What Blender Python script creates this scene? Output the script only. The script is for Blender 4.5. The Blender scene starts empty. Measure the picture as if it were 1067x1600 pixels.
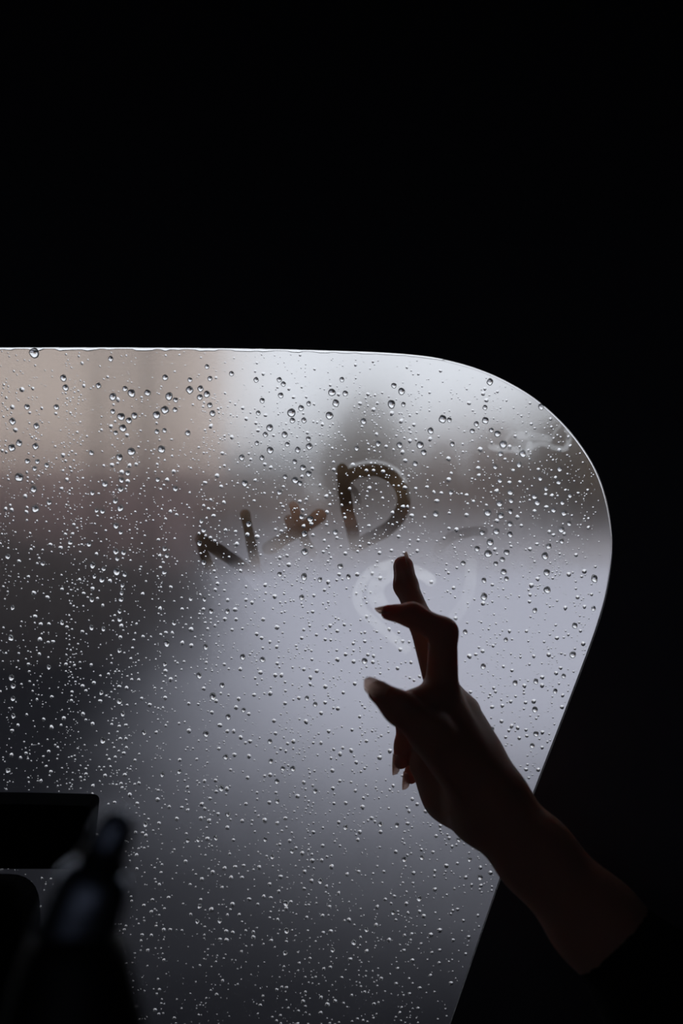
import bpy, math, random
import numpy as np
from mathutils import Vector, Matrix

# ------------------------------------------------------------------ camera, sky, exposure
W, H = 1067, 1600
CAM = np.array((0.0, 0.0, 1.2))
FPX = 800.0 / math.tan(math.radians(20.0))          # focal length in photo pixels
scn = bpy.context.scene
COL = scn.collection

cd = bpy.data.cameras.new('camera')
cam = bpy.data.objects.new('camera', cd); COL.objects.link(cam)
cam.location = CAM; cam.rotation_euler = (math.radians(90), 0, 0)
cd.sensor_fit = 'VERTICAL'; cd.sensor_height = 36.0
cd.lens = 18.0 / math.tan(math.radians(20.0))
cd.clip_start = 0.01; cd.clip_end = 1000
cd.dof.use_dof = True; cd.dof.focus_distance = 1.005; cd.dof.aperture_fstop = 3.5
scn.camera = cam

world = bpy.data.worlds.new('overcast_sky'); scn.world = world
world.use_nodes = True
wn = world.node_tree; wn.nodes.clear()
wo = wn.nodes.new('ShaderNodeOutputWorld'); wb = wn.nodes.new('ShaderNodeBackground')
wt = wn.nodes.new('ShaderNodeTexCoord'); wx = wn.nodes.new('ShaderNodeSeparateXYZ')
wr = wn.nodes.new('ShaderNodeMapRange')
wr.inputs['From Min'].default_value = 0.0; wr.inputs['From Max'].default_value = 1.0
wr.inputs['To Min'].default_value = 0.85; wr.inputs['To Max'].default_value = 1.6
wb.inputs['Color'].default_value = (0.90, 0.925, 1.0, 1)
wn.links.new(wt.outputs['Generated'], wx.inputs[0]); wn.links.new(wx.outputs['Z'], wr.inputs['Value'])
wn.links.new(wr.outputs[0], wb.inputs['Strength']); wn.links.new(wb.outputs[0], wo.inputs[0])

scn.view_settings.view_transform = 'Standard'
scn.view_settings.look = 'None'
scn.view_settings.exposure = 0.0
scn.view_settings.gamma = 1.0
scn.view_settings.use_curve_mapping = False
scn.cycles.use_denoising = True
scn.cycles.max_bounces = 16
scn.cycles.transmission_bounces = 14
scn.cycles.transparent_max_bounces = 24
scn.cycles.caustics_refractive = True
scn.cycles.caustics_reflective = True
scn.cycles.sample_clamp_indirect = 6.0

rng = np.random.default_rng(11)
random.seed(5)

# ------------------------------------------------------------------ helpers
TILT = math.radians(8.0)                             # the side of the car leans in towards the roof
TT = math.tan(TILT)
OUT = np.array((0.0, math.cos(TILT), math.sin(TILT)))     # outward normal of the pane
UP = np.array((0.0, -math.sin(TILT), math.cos(TILT)))     # up along the pane
PANE0 = np.array((0.0, 1.0, 1.2))                    # a point of the pane's inner face

def ray(px, py):
    return np.stack([(np.asarray(px, float) - 533.5) / FPX, np.ones(np.shape(px)), -(np.asarray(py, float) - 800.0) / FPX], -1)

def on_pane(px, py, off=0.0):
    """point where the ray of a photo pixel meets the plane parallel to the pane, off metres outward of its inner face"""
    d = ray(px, py)
    t = (((PANE0 - CAM) @ OUT) + off) / (d @ OUT)
    return CAM + d * np.asarray(t)[..., None]

def at(px, py, Y):
    return CAM + ray(px, py) * np.asarray(Y, float)[..., None]

def mesh_obj(name, verts, faces, mat=None, parent=None, smooth=False):
    me = bpy.data.meshes.new(name)
    me.from_pydata([tuple(map(float, v)) for v in verts], [], [tuple(int(i) for i in f) for f in faces])
    me.update()
    if smooth:
        me.polygons.foreach_set('use_smooth', [True] * len(me.polygons))
    o = bpy.data.objects.new(name, me); COL.objects.link(o)
    if mat: me.materials.append(mat)
    if parent: o.parent = parent
    return o

def mesh_np(name, v, quads, mat=None, parent=None, smooth=True):
    """fast mesh from numpy arrays, faces all of the same size"""
    me = bpy.data.meshes.new(name)
    k = quads.shape[1]; n = len(quads)
    me.vertices.add(len(v)); me.vertices.foreach_set('co', np.ascontiguousarray(v, dtype=np.float32).ravel())
    me.loops.add(n * k); me.loops.foreach_set('vertex_index', np.ascontiguousarray(quads, dtype=np.int32).ravel())
    me.polygons.add(n); me.polygons.foreach_set('loop_start', np.arange(0, n * k, k, dtype=np.int32))
    me.polygons.foreach_set('loop_total', np.full(n, k, dtype=np.int32))
    me.polygons.foreach_set('use_smooth', np.full(n, smooth))
    me.update(calc_edges=True); me.validate()
    o = bpy.data.objects.new(name, me); COL.objects.link(o)
    if mat: me.materials.append(mat)
    if parent: o.parent = parent
    return o

def empty(name, loc=(0, 0, 0)):
    o = bpy.data.objects.new(name, None); COL.objects.link(o); o.location = loc
    o.empty_display_size = 0.05
    return o

def tag(o, label=None, cat=None, group=None, kind=None):
    if label: o['label'] = label
    if cat: o['category'] = cat
    if group: o['group'] = group
    if kind: o['kind'] = kind
    return o

def rel(o, parent):
    """parent without moving"""
    o.parent = parent
    o.matrix_parent_inverse = Matrix.Translation(-Vector(parent.location))
    return o

def box(name, lo, hi, mat, bevel=0.0, seg=3, parent=None):
    x0, y0, z0 = lo; x1, y1, z1 = hi
    v = [(x0, y0, z0), (x1, y0, z0), (x1, y1, z0), (x0, y1, z0), (x0, y0, z1), (x1, y0, z1), (x1, y1, z1), (x0, y1, z1)]
    f = [(0, 3, 2, 1), (4, 5, 6, 7), (0, 1, 5, 4), (1, 2, 6, 5), (2, 3, 7, 6), (3, 0, 4, 7)]
    o = mesh_obj(name, v, f, mat, smooth=bevel > 0)
    if bevel:
        m = o.modifiers.new('round', 'BEVEL'); m.width = bevel; m.segments = seg; m.limit_method = 'NONE'
    if parent: rel(o, parent)
    return o

def tube(name, pts, rad, mat, n=10, parent=None, closed=False):
    """round tube through points; rad a number or one per point"""
    pts = [Vector(p) for p in pts]
    rad = [rad] * len(pts) if np.isscalar(rad) else list(rad)
    v, f = [], []
    for i, p in enumerate(pts):
        a = pts[max(i - 1, 0)]; b = pts[min(i + 1, len(pts) - 1)]
        t = (b - a).normalized()
        s = t.orthogonal().normalized() if i == 0 else (s - t * s.dot(t)).normalized()
        q = t.cross(s)
        for j in range(n):
            an = 2 * math.pi * j / n
            v.append(p + (s * math.cos(an) + q * math.sin(an)) * rad[i])
    for i in range(len(pts) - 1):
        for j in range(n):
            f.append((i * n + j, i * n + (j + 1) % n, (i + 1) * n + (j + 1) % n, (i + 1) * n + j))
    f.append(tuple(range(n - 1, -1, -1))); f.append(tuple(range((len(pts) - 1) * n, len(pts) * n)))
    o = mesh_obj(name, v, f, mat, smooth=True)
    if parent: rel(o, parent)
    return o

def lathe(name, base, axis, prof, mat, n=28, parent=None):
    """prof: list of (height along axis, radius)"""
    base = Vector(base); t = Vector(axis).normalized(); s = t.orthogonal().normalized(); q = t.cross(s)
    v, f = [], []
    for h, r in prof:
        for j in range(n):
            a = 2 * math.pi * j / n
            v.append(base + t * h + (s * math.cos(a) + q * math.sin(a)) * max(r, 1e-5))
    for i in range(len(prof) - 1):
        for j in range(n):
            f.append((i * n + j, i * n + (j + 1) % n, (i + 1) * n + (j + 1) % n, (i + 1) * n + j))
    f.append(tuple(range(n - 1, -1, -1))); f.append(tuple(range((len(prof) - 1) * n, len(prof) * n)))
    o = mesh_obj(name, v, f, mat, smooth=True)
    if parent: rel(o, parent)
    return o

def smooth_line(pts, per=8, closed=False):
    """Catmull-Rom"""
    P = np.array(pts, float); n = len(P); out = []
    rng_i = range(n) if closed else range(n - 1)
    for i in rng_i:
        if closed:
            p0, p1, p2, p3 = P[i - 1], P[i], P[(i + 1) % n], P[(i + 2) % n]
        else:
            p0, p1, p2, p3 = P[max(i - 1, 0)], P[i], P[i + 1], P[min(i + 2, n - 1)]
        for k in range(per):
            t = k / per
            out.append(0.5 * (2 * p1 + (p2 - p0) * t + (2 * p0 - 5 * p1 + 4 * p2 - p3) * t * t + (3 * p1 - p0 - 3 * p2 + p3) * t ** 3))
    if not closed: out.append(P[-1])
    return np.array(out)

# ------------------------------------------------------------------ materials
def mat_new(name):
    m = bpy.data.materials.new(name); m.use_nodes = True
    nt = m.node_tree; nt.nodes.clear()
    out = nt.nodes.new('ShaderNodeOutputMaterial')
    return m, nt, out

def mat_pbr(name, color, rough=0.6, color2=None, scale=30.0, bump=0.0, spec=0.5, sss=0.0, coat=0.0, detail=6.0):
    m, nt, out = mat_new(name)
    p = nt.nodes.new('ShaderNodeBsdfPrincipled')
    p.inputs['Base Color'].default_value = (*color, 1)
    p.inputs['Roughness'].default_value = rough
    p.inputs['Specular IOR Level'].default_value = spec
    if coat:
        p.inputs['Coat Weight'].default_value = coat; p.inputs['Coat Roughness'].default_value = 0.12
    if sss:
        p.inputs['Subsurface Weight'].default_value = sss
        p.inputs['Subsurface Radius'].default_value = (1.0, 0.32, 0.18)
        p.inputs['Subsurface Scale'].default_value = 0.018
    if color2 is not None or bump:
        tc = nt.nodes.new('ShaderNodeTexCoord'); nz = nt.nodes.new('ShaderNodeTexNoise')
        nz.inputs['Scale'].default_value = scale; nz.inputs['Detail'].default_value = detail
        nt.links.new(tc.outputs['Object'], nz.inputs['Vector'])
        if color2 is not None:
            mx = nt.nodes.new('ShaderNodeMix'); mx.data_type = 'RGBA'
            mx.inputs['A'].default_value = (*color, 1); mx.inputs['B'].default_value = (*color2, 1)
            nt.links.new(nz.outputs['Fac'], mx.inputs['Factor']); nt.links.new(mx.outputs['Result'], p.inputs['Base Color'])
        if bump:
            b = nt.nodes.new('ShaderNodeBump'); b.inputs['Strength'].default_value = bump; b.inputs['Distance'].default_value = 0.002
            nt.links.new(nz.outputs['Fac'], b.inputs['Height']); nt.links.new(b.outputs['Normal'], p.inputs['Normal'])
    nt.links.new(p.outputs[0], out.inputs[0])
    return m

def mat_pane(name, tint=(0.97, 0.98, 0.98)):
    m, nt, out = mat_new(name)
    t = nt.nodes.new('ShaderNodeBsdfTransparent'); t.inputs[0].default_value = (*tint, 1)
    g = nt.nodes.new('ShaderNodeBsdfGlossy'); g.inputs['Roughness'].default_value = 0.02
    f = nt.nodes.new('ShaderNodeFresnel'); f.inputs['IOR'].default_value = 1.5
    mx = nt.nodes.new('ShaderNodeMixShader')
    nt.links.new(f.outputs[0], mx.inputs[0]); nt.links.new(t.outputs[0], mx.inputs[1]); nt.links.new(g.outputs[0], mx.inputs[2])
    nt.links.new(mx.outputs[0], out.inputs[0])
    return m

def mat_water(name):
    m, nt, out = mat_new(name)
    g = nt.nodes.new('ShaderNodeBsdfGlass'); g.inputs['IOR'].default_value = 1.333
    g.inputs['Roughness'].default_value = 0.0
    nt.links.new(g.outputs[0], out.inputs[0])
    return m

def mat_fog(name):
    """breath-fogged glass: a film of fine droplets that scatters light forward.  attribute fog = how much
    of the glass is covered, attribute smear = ridges of wiped-up water"""
    m, nt, out = mat_new(name)
    af = nt.nodes.new('ShaderNodeAttribute'); af.attribute_name = 'fog'
    asm = nt.nodes.new('ShaderNodeAttribute'); asm.attribute_name = 'smear'
    tr = nt.nodes.new('ShaderNodeBsdfTransparent')
    r1 = nt.nodes.new('ShaderNodeBsdfRefraction'); r1.inputs['IOR'].default_value = 1.12; r1.inputs['Roughness'].default_value = 0.50
    r2 = nt.nodes.new('ShaderNodeBsdfRefraction'); r2.inputs['IOR'].default_value = 1.33; r2.inputs['Roughness'].default_value = 0.72
    tl = nt.nodes.new('ShaderNodeBsdfRefraction'); tl.inputs['IOR'].default_value = 1.33; tl.inputs['Roughness'].default_value = 0.45
    nv = nt.nodes.new('ShaderNodeCombineXYZ')            # slope of the ridge of pushed-together water
    for k_, q_ in enumerate((0.0, -0.80, 0.60)): nv.inputs[k_].default_value = q_
    nt.links.new(nv.outputs[0], tl.inputs['Normal'])
    m1 = nt.nodes.new('ShaderNodeMixShader'); m1.inputs[0].default_value = 0.13
    m2 = nt.nodes.new('ShaderNodeMixShader'); m3 = nt.nodes.new('ShaderNodeMixShader')
    nt.links.new(r1.outputs[0], m1.inputs[1]); nt.links.new(r2.outputs[0], m1.inputs[2])
    nt.links.new(af.outputs['Fac'], m2.inputs[0]); nt.links.new(tr.outputs[0], m2.inputs[1]); nt.links.new(m1.outputs[0], m2.inputs[2])
    nt.links.new(asm.outputs['Fac'], m3.inputs[0]); nt.links.new(m2.outputs[0], m3.inputs[1]); nt.links.new(tl.outputs[0], m3.inputs[2])
    nt.links.new(m3.outputs[0], out.inputs[0])
    return m

def mat_nail(name):
    m, nt, out = mat_new(name)
    p = nt.nodes.new('ShaderNodeBsdfPrincipled'); p.inputs['Base Color'].default_value = (0.75, 0.55, 0.48, 1); p.inputs['Roughness'].default_value = 0.25
    t = nt.nodes.new('ShaderNodeBsdfTranslucent'); t.inputs[0].default_value = (0.95, 0.8, 0.72, 1)
    mx = nt.nodes.new('ShaderNodeMixShader'); mx.inputs[0].default_value = 0.8
    nt.links.new(p.outputs[0], mx.inputs[1]); nt.links.new(t.outputs[0], mx.inputs[2])
    tr = nt.nodes.new('ShaderNodeBsdfTransparent'); tr.inputs[0].default_value = (1, 0.86, 0.8, 1)
    m2 = nt.nodes.new('ShaderNodeMixShader'); m2.inputs[0].default_value = 0.4
    nt.links.new(mx.outputs[0], m2.inputs[1]); nt.links.new(tr.outputs[0], m2.inputs[2]); nt.links.new(m2.outputs[0], out.inputs[0])
    return m

M_TRIM = mat_pbr('black_trim_plastic', (0.13, 0.13, 0.155), 0.85, (0.15, 0.15, 0.175), 60, 0.2, spec=0.3)
M_CLOTH = mat_pbr('dark_headliner', (0.13, 0.13, 0.15), 0.95, (0.1, 0.1, 0.12), 120, 0.3, spec=0.1)
M_RUBBER = mat_pbr('black_rubber', (0.012, 0.012, 0.013), 0.55, spec=0.4)
M_CARPAINT = mat_pbr('dark_body_paint', (0.02, 0.02, 0.024), 0.25)
M_PANE = mat_pane('window_glass')
M_TINT = mat_pane('fill_window_glass', (0.36, 0.37, 0.40))  # tint set by the dim fill wanted from the added far window
M_WATER = mat_water('rain_water')
M_FOG = mat_fog('condensation')
M_SKIN = mat_pbr('skin', (0.60, 0.32, 0.24), 0.55, (0.54, 0.275, 0.205), 90, 0.15, sss=0.65, spec=0.1)
M_NAIL = mat_nail('fingernail')
M_KNIT = mat_pbr('black_knit', (0.014, 0.014, 0.016), 0.95, (0.02, 0.02, 0.022), 300, 0.5, spec=0.1)
M_SEAT = mat_pbr('black_seat_fabric', (0.008, 0.008, 0.009), 1.0, (0.012, 0.012, 0.013), 200, 0.1, spec=0.0)
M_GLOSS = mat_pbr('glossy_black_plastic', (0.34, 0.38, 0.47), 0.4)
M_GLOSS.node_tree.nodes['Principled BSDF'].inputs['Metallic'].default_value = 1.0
M_STEEL = mat_pbr('dark_steel', (0.1, 0.1, 0.11), 0.4)

# ------------------------------------------------------------------ the cabin side with its window opening
EDGE = [(0, 543), (200, 543), (400, 545), (520, 548), (600, 551), (660, 556), (700, 563), (740, 574), (780, 590), (820, 612),
        (850, 634), (880, 662), (905, 692), (925, 723), (940, 756), (950, 792), (956, 830), (957, 862), (953, 900), (945, 942),
        (931, 988), (912, 1040), (891, 1095), (871, 1147), (851, 1198), (832, 1247), (807, 1311), (782, 1375), (743, 1487),
        (704, 1600), (655, 1740), (625, 1810), (580, 1860), (510, 1888), (400, 1895), (0, 1895), (-500, 1895), (-880, 1895),
        (-960, 1880), (-1010, 1835), (-1030, 1760), (-1030, 1400), (-1030, 1000), (-1030, 700), (-1010, 610), (-960, 562),
        (-880, 546), (-600, 543), (-200, 543)]
EDGE = smooth_line(EDGE, 5, closed=True)              # opening as seen from the camera, in photo pixels

def shrink(poly, d):
    """offset a closed outline inwards by d pixels (it runs clockwise in pixel space)"""
    a = np.roll(poly, 1, 0); b = np.roll(poly, -1, 0)
    t = b - a; t /= np.linalg.norm(t, axis=1)[:, None]
    return poly + np.stack([-t[:, 1], t[:, 0]], -1) * d

def inside(poly, x, y):
    x = np.asarray(x, float); y = np.asarray(y, float)
    r = np.zeros(x.shape, bool); n = len(poly)
    for i in range(n):
        x1, y1 = poly[i]; x2, y2 = poly[(i + 1) % n]
        if y1 == y2: continue
        c = ((y1 > y) != (y2 > y)) & (x < (x2 - x1) * (y - y1) / (y2 - y1) + x1)
        r ^= c
    return r

def side_slab(name, poly, off0, off1, mat, grow1=0.0, big=(-1.75, 1.45, -0.88, 0.62)):
    """slab parallel to the pane between offsets off0..off1 with the window opening cut out.  poly in photo
    pixels is the opening at off0 as seen from the camera; at off1 it is larger by grow1 pixels"""
    n = len(poly)
    c0 = poly; c1 = shrink(poly, -grow1)
    A = on_pane(c0[:, 0], c0[:, 1], off0); B = on_pane(c1[:, 0], c1[:, 1], off0)
    B = B + OUT * (off1 - off0)
    cen = A.mean(0)
    u0, u1, v0, v1 = big
    O = []
    ncen_u = cen[0]; ncen_v = (cen - PANE0) @ UP
    for p in A:
        du = p[0] - ncen_u; dv = (p - PANE0) @ UP - ncen_v
        k = min(((u1 - ncen_u) / du if du > 0 else (u0 - ncen_u) / du) if du else 1e9,
                ((v1 - ncen_v) / dv if dv > 0 else (v0 - ncen_v) / dv) if dv else 1e9)
        O.append(PANE0 + np.array((ncen_u + du * k, 0, 0)) + UP * (ncen_v + dv * k) + OUT * off0)
    O = np.array(O)
    v = np.concatenate([A, B, O, O + OUT * (off1 - off0)])
    f = []
    for i in range(n):
        j = (i + 1) % n
        f += [(i, j, 2 * n + j, 2 * n + i), (n + i, 3 * n + i, 3 * n + j, n + j), (i, n + i, n + j, j),
              (2 * n + i, 2 * n + j, 3 * n + j, 3 * n + i)]
    return mesh_obj(name, v, f, mat)

wall = side_slab('wall_window_side', EDGE, -0.016, -0.0015, M_TRIM, grow1=5)
tag(wall, 'black inner side panel of the car around the window opening', kind='structure')
body = side_slab('wall_outer_skin', shrink(EDGE, -30), 0.0065, 0.012, M_CARPAINT, grow1=0)
tag(body, 'dark painted outer skin of the car around the window', kind='structure')

X0, X1, Y0 = -1.7, 1.4, -0.95
def wall_box(name, lo, hi, mat, label):
    return tag(box(name, lo, hi, mat), label, kind='structure')
wall_box('ceiling', (X0, Y0, 1.76), (X1, 0.965, 1.80), M_CLOTH, 'black fabric headliner above the window')
wall_box('floor', (X0, Y0, 0.33), (X1, 1.16, 0.36), M_CLOTH, 'black carpeted car floor')
wall_box('wall_front', (X0 - 0.04, Y0, 0.33), (X0, 1.16, 1.80), M_TRIM, 'black front bulkhead of the cabin')
wall_box('wall_rear', (X1, Y0, 0.33), (X1 + 0.04, 1.16, 1.80), M_TRIM, 'black rear panel of the cabin')
# the far side of the cabin, behind the camera, with an unseen tinted window added for dim fill
op = (-1.0, 0.6, 1.05, 1.55)
vv = [(X0, Y0, 0.33), (X1, Y0, 0.33), (X1, Y0, 1.80), (X0, Y0, 1.80), (op[0], Y0, op[2]), (op[1], Y0, op[2]), (op[1], Y0, op[3]), (op[0], Y0, op[3])]
vv = vv + [(x, y - 0.04, z) for x, y, z in vv]
ff = []
for i in range(4):
    j = (i + 1) % 4
    ff += [(i, j, 4 + j, 4 + i), (8 + i, 12 + i, 12 + j, 8 + j), (4 + i, 4 + j, 12 + j, 12 + i), (i, 8 + i, 8 + j, j)]
tag(mesh_obj('wall_far_side', vv, ff, M_TRIM), 'black panel of the opposite cabin side', kind='structure')
w2 = empty('fill_window', (-0.2, Y0, 1.3)); tag(w2, 'unseen dark tinted window added in the opposite cabin side for fill light', kind='structure')
box('pane', (op[0] - 0.01, Y0 - 0.022, op[2] - 0.01), (op[1] + 0.01, Y0 - 0.018, op[3] + 0.01), M_TINT, parent=w2)

# ------------------------------------------------------------------ window_1: pane, seal, condensation, finger drawing
win = empty('window_1', tuple(PANE0)); tag(win, 'rain-covered fogged car window with rounded corner and finger-drawn letters', kind='structure')
GL = shrink(EDGE, -24)
n = len(GL)
A = on_pane(GL[:, 0], GL[:, 1], 0.0005); B = A + OUT * 0.0024
pane = mesh_obj('pane', np.concatenate([A, B]), [tuple(range(n))[::-1], tuple(range(n, 2 * n))] + [(i, (i + 1) % n, n + (i + 1) % n, n + i) for i in range(n)], M_PANE)
rel(pane, win)
ring = shrink(EDGE, -20.0)
R_ = [on_pane(*p, 0.0050) for p in ring]
seal = tube('seal', R_ + [R_[0]], 0.0030, M_RUBBER, n=8); rel(seal, win)
PANE_OUT = 0.0030                                     # outer face, where the rain sits

# strokes drawn by a finger: polyline, half width (pixels), strength
STROKES = {
 'letter_n': [([(312, 843), (319, 866), (328, 888), (341, 908)], 8.5, (1, 1, .95, .25)),
              ([(314, 842), (344, 862), (372, 882), (398, 905), (414, 928)], 10.5, (1, 1, .85, .55, .1)),
              ([(383, 804), (388, 828), (394, 856), (399, 880), (404, 902)], 8.5, (1, 1, .9, .6, .05))],
 'letter_x': [([(459, 790), (465, 812), (476, 842), (488, 864)], 8.0, (1, 1, .7, .2)),
              ([(420, 857), (444, 842), (470, 826), (500, 806)], 11.5, (.45, .8, 1, 1)),
              ([(452, 812), (455, 830)], 8, (.9, .9))],
 'letter_d': [([(535, 734), (538, 768), (543, 798), (550, 828), (556, 852)], 10.5, (1, 1, 1, .85, .4)),
              ([(537, 748), (558, 737), (585, 734), (610, 742), (626, 760), (631, 782), (626, 802), (612, 820), (588, 837), (556, 852)], 11.5,
               (1, 1, 1, 1, 1, 1, .95, .8, .65, .45)),
              ([(545, 757), (556, 770), (560, 784)], 5, (.7, .6, .3))],
 'finger_arc': [([(684, 858), (704, 840), (728, 832), (754, 830)], 8.5, (.1, .35, .45, .35))],
}
SMEARS = [([(610, 882), (582, 892), (564, 912), (558, 936), (568, 956), (588, 974), (618, 1000), (634, 1014)], 7.5, .16),
          ([(606, 897), (592, 908), (586, 926), (594, 946), (604, 958)], 13, .13),
          ([(648, 892), (664, 900), (672, 906)], 9, .17),
          ([(736, 880), (734, 915), (724, 945), (704, 970)], 9, .07),
          ([(768, 698), (785, 702), (806, 703), (822, 708), (828, 694)], 5.0, .17),
          ([(800, 676), (790, 690), (796, 703)], 3, .10), ([(812, 680), (836, 682), (858, 686)], 6, .13),
          ([(828, 700), (846, 693), (868, 700), (884, 700), (890, 680), (886, 672)], 4, .17),
          ([(862, 686), (868, 672), (876, 664)], 2.5, .10),
          ([(548, 728), (575, 722), (600, 724), (622, 736), (634, 752)], 2.6, .16)]

def poly_dist(pts, vals, x, y):
    """distance to a polyline and its interpolated value there"""
    best = np.full(x.shape, 1e9); val = np.zeros(x.shape)
    for i in range(len(pts) - 1):
        (ax, ay), (bx, by) = pts[i], pts[i + 1]
        dx, dy = bx - ax, by - ay
        t = np.clip(((x - ax) * dx + (y - ay) * dy) / (dx * dx + dy * dy), 0, 1)
        d = np.hypot(x - ax - t * dx, y - ay - t * dy)
        m = d < best
        best[m] = d[m]; val[m] = (vals[i] + (vals[i + 1] - vals[i]) * t)[m]
    return best, val

def value_noise(x, y, s, seed):
    g = np.random.default_rng(seed).random((260, 260))
    u = x / s + 97.0; w = y / s + 53.0
    i = np.floor(u).astype(int); j = np.floor(w).astype(int); fu = u - i; fw = w - j
    fu = fu * fu * (3 - 2 * fu); fw = fw * fw * (3 - 2 * fw)
    i %= 260; j %= 260; i2 = (i + 1) % 260; j2 = (j + 1) % 260
    return (g[i, j] * (1 - fu) + g[i2, j] * fu) * (1 - fw) + (g[i, j2] * (1 - fu) + g[i2, j2] * fu) * fw

def fog_field(x, y):
    nz = 0.5 * value_noise(x, y, 90, 1) + 0.3 * value_noise(x, y, 30, 2) + 0.2 * value_noise(x * 2.2, y * 0.35, 22, 3)
    fog = 0.86 + 0.12 * (nz - 0.5) * 2 - 0.42 * np.clip((x - 840) / 90, 0, 1) * np.clip((900 - y) / 120, 0, 1)
    # fog cover falls off low down and towards the seat
    low = np.clip((y - 1180) / 420, 0, 1); low = low * low * (3 - 2 * low)
    seat_side = np.clip((330 - x) / 330, 0, 1) * np.clip((y - 880) / 260, 0, 1)
    fog *= (1 - 0.62 * low) * (1 - 0.5 * seat_side)
    smear = np.zeros(x.shape)
    who = np.zeros(x.shape, int)
    for k, (nm, strokes) in enumerate(STROKES.items()):
        clear = np.zeros(x.shape)
        for pts, hw, st in strokes:
            lo = np.array(pts).min(0) - 30; hi = np.array(pts).max(0) + 30
            sel = (x > lo[0]) & (x < hi[0]) & (y > lo[1]) & (y < hi[1])
            sp = smooth_line(pts, 5)
            vs = np.interp(np.linspace(0, len(st) - 1, len(sp)), range(len(st)), st)
            d, v = poly_dist(sp, vs, x[sel], y[sel])
            w = hw * (0.92 + 0.22 * (value_noise(x[sel], y[sel], 14, 7) - 0.5))
            c = np.clip((w + 1.3 - d) / 2.6, 0, 1) * v
            clear[sel] = np.maximum(clear[sel], c)
        fog *= 1 - 0.96 * clear
        who[clear > 0.12] = k + 1
    for pts, hw, st in SMEARS:
        sp = smooth_line(pts, 5)
        d, _ = poly_dist(sp, np.ones(len(sp)), x, y)
        c = np.clip((hw + 2.0 - d) / 4.0, 0, 1)
        smear = np.maximum(smear, 1.5 * c * st * (0.7 + 0.6 * value_noise(x, y, 12, 9)))
    return fog, smear, who

def film(name, xs, ys, masked):
    """grids of the film; returns px coords and quads"""
    X, Yy = np.meshgrid(xs, ys)
    x = X.ravel(); y = Yy.ravel(); w = len(xs)
    i, j = np.meshgrid(np.arange(len(xs) - 1), np.arange(len(ys) - 1))
    a = (j * w + i).ravel()
    q = np.stack([a, a + 1, a + w + 1, a + w], -1)
    cx = x[q].mean(1); cy = y[q].mean(1)
    keep = inside(GL2, cx, cy)
    return x, y, q[keep]
GL2 = shrink(EDGE, -8)
xs = np.arange(-40, 982, 2.0); ys = np.arange(530, 1641, 2.0)
x, y, q = film('condensation', xs, ys, True)
fog, smear, who = fog_field(x, y)
V = on_pane(x, y, 0.0)
fw = who[q].max(1)
def film_piece(name, sel):
    used, inv = np.unique(q[sel], return_inverse=True)
    o = mesh_np(name, V[used], inv.reshape(-1, 4), M_FOG, smooth=False)
    for an, arr in (('fog', fog), ('smear', smear)):
        at_ = o.data.attributes.new(an, 'FLOAT', 'POINT'); at_.data.foreach_set('value', arr[used].astype(np.float32))
    return rel(o, win)
cf = film_piece('condensation', fw == 0); tag(cf, 'grey veil of condensation on the inside of the glass')
LBL = {'letter_n': 'letter N wiped through the condensation with a fingertip', 'letter_x': 'small X-shaped mark wiped through the condensation',
       'letter_d': 'large letter D wiped through the condensation with a fingertip', 'finger_arc': 'faint short arc wiped in the condensation'}
for k, nm in enumerate(STROKES):
    tag(film_piece('drawn_' + nm, fw == k + 1), LBL[nm])
# the rest of the film, outside the picture
for xs2, ys2 in ((np.arange(-1100, -39, 20.0), np.arange(530, 1941, 20.0)), (np.arange(-40, 761, 20.0), np.arange(1640, 1941, 20.0))):
    x2, y2, q2 = film('condensation', xs2, ys2, True)
    used, inv = np.unique(q2, return_inverse=True)
    o = mesh_np('condensation', on_pane(x2[used], y2[used], 0.0), inv.reshape(-1, 4), M_FOG, smooth=False)
    for an, v_ in (('fog', 0.45), ('smear', 0.0)):
        at_ = o.data.attributes.new(an, 'FLOAT', 'POINT'); at_.data.foreach_set('value', np.full(len(used), v_, np.float32))
    rel(o, win)

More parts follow.
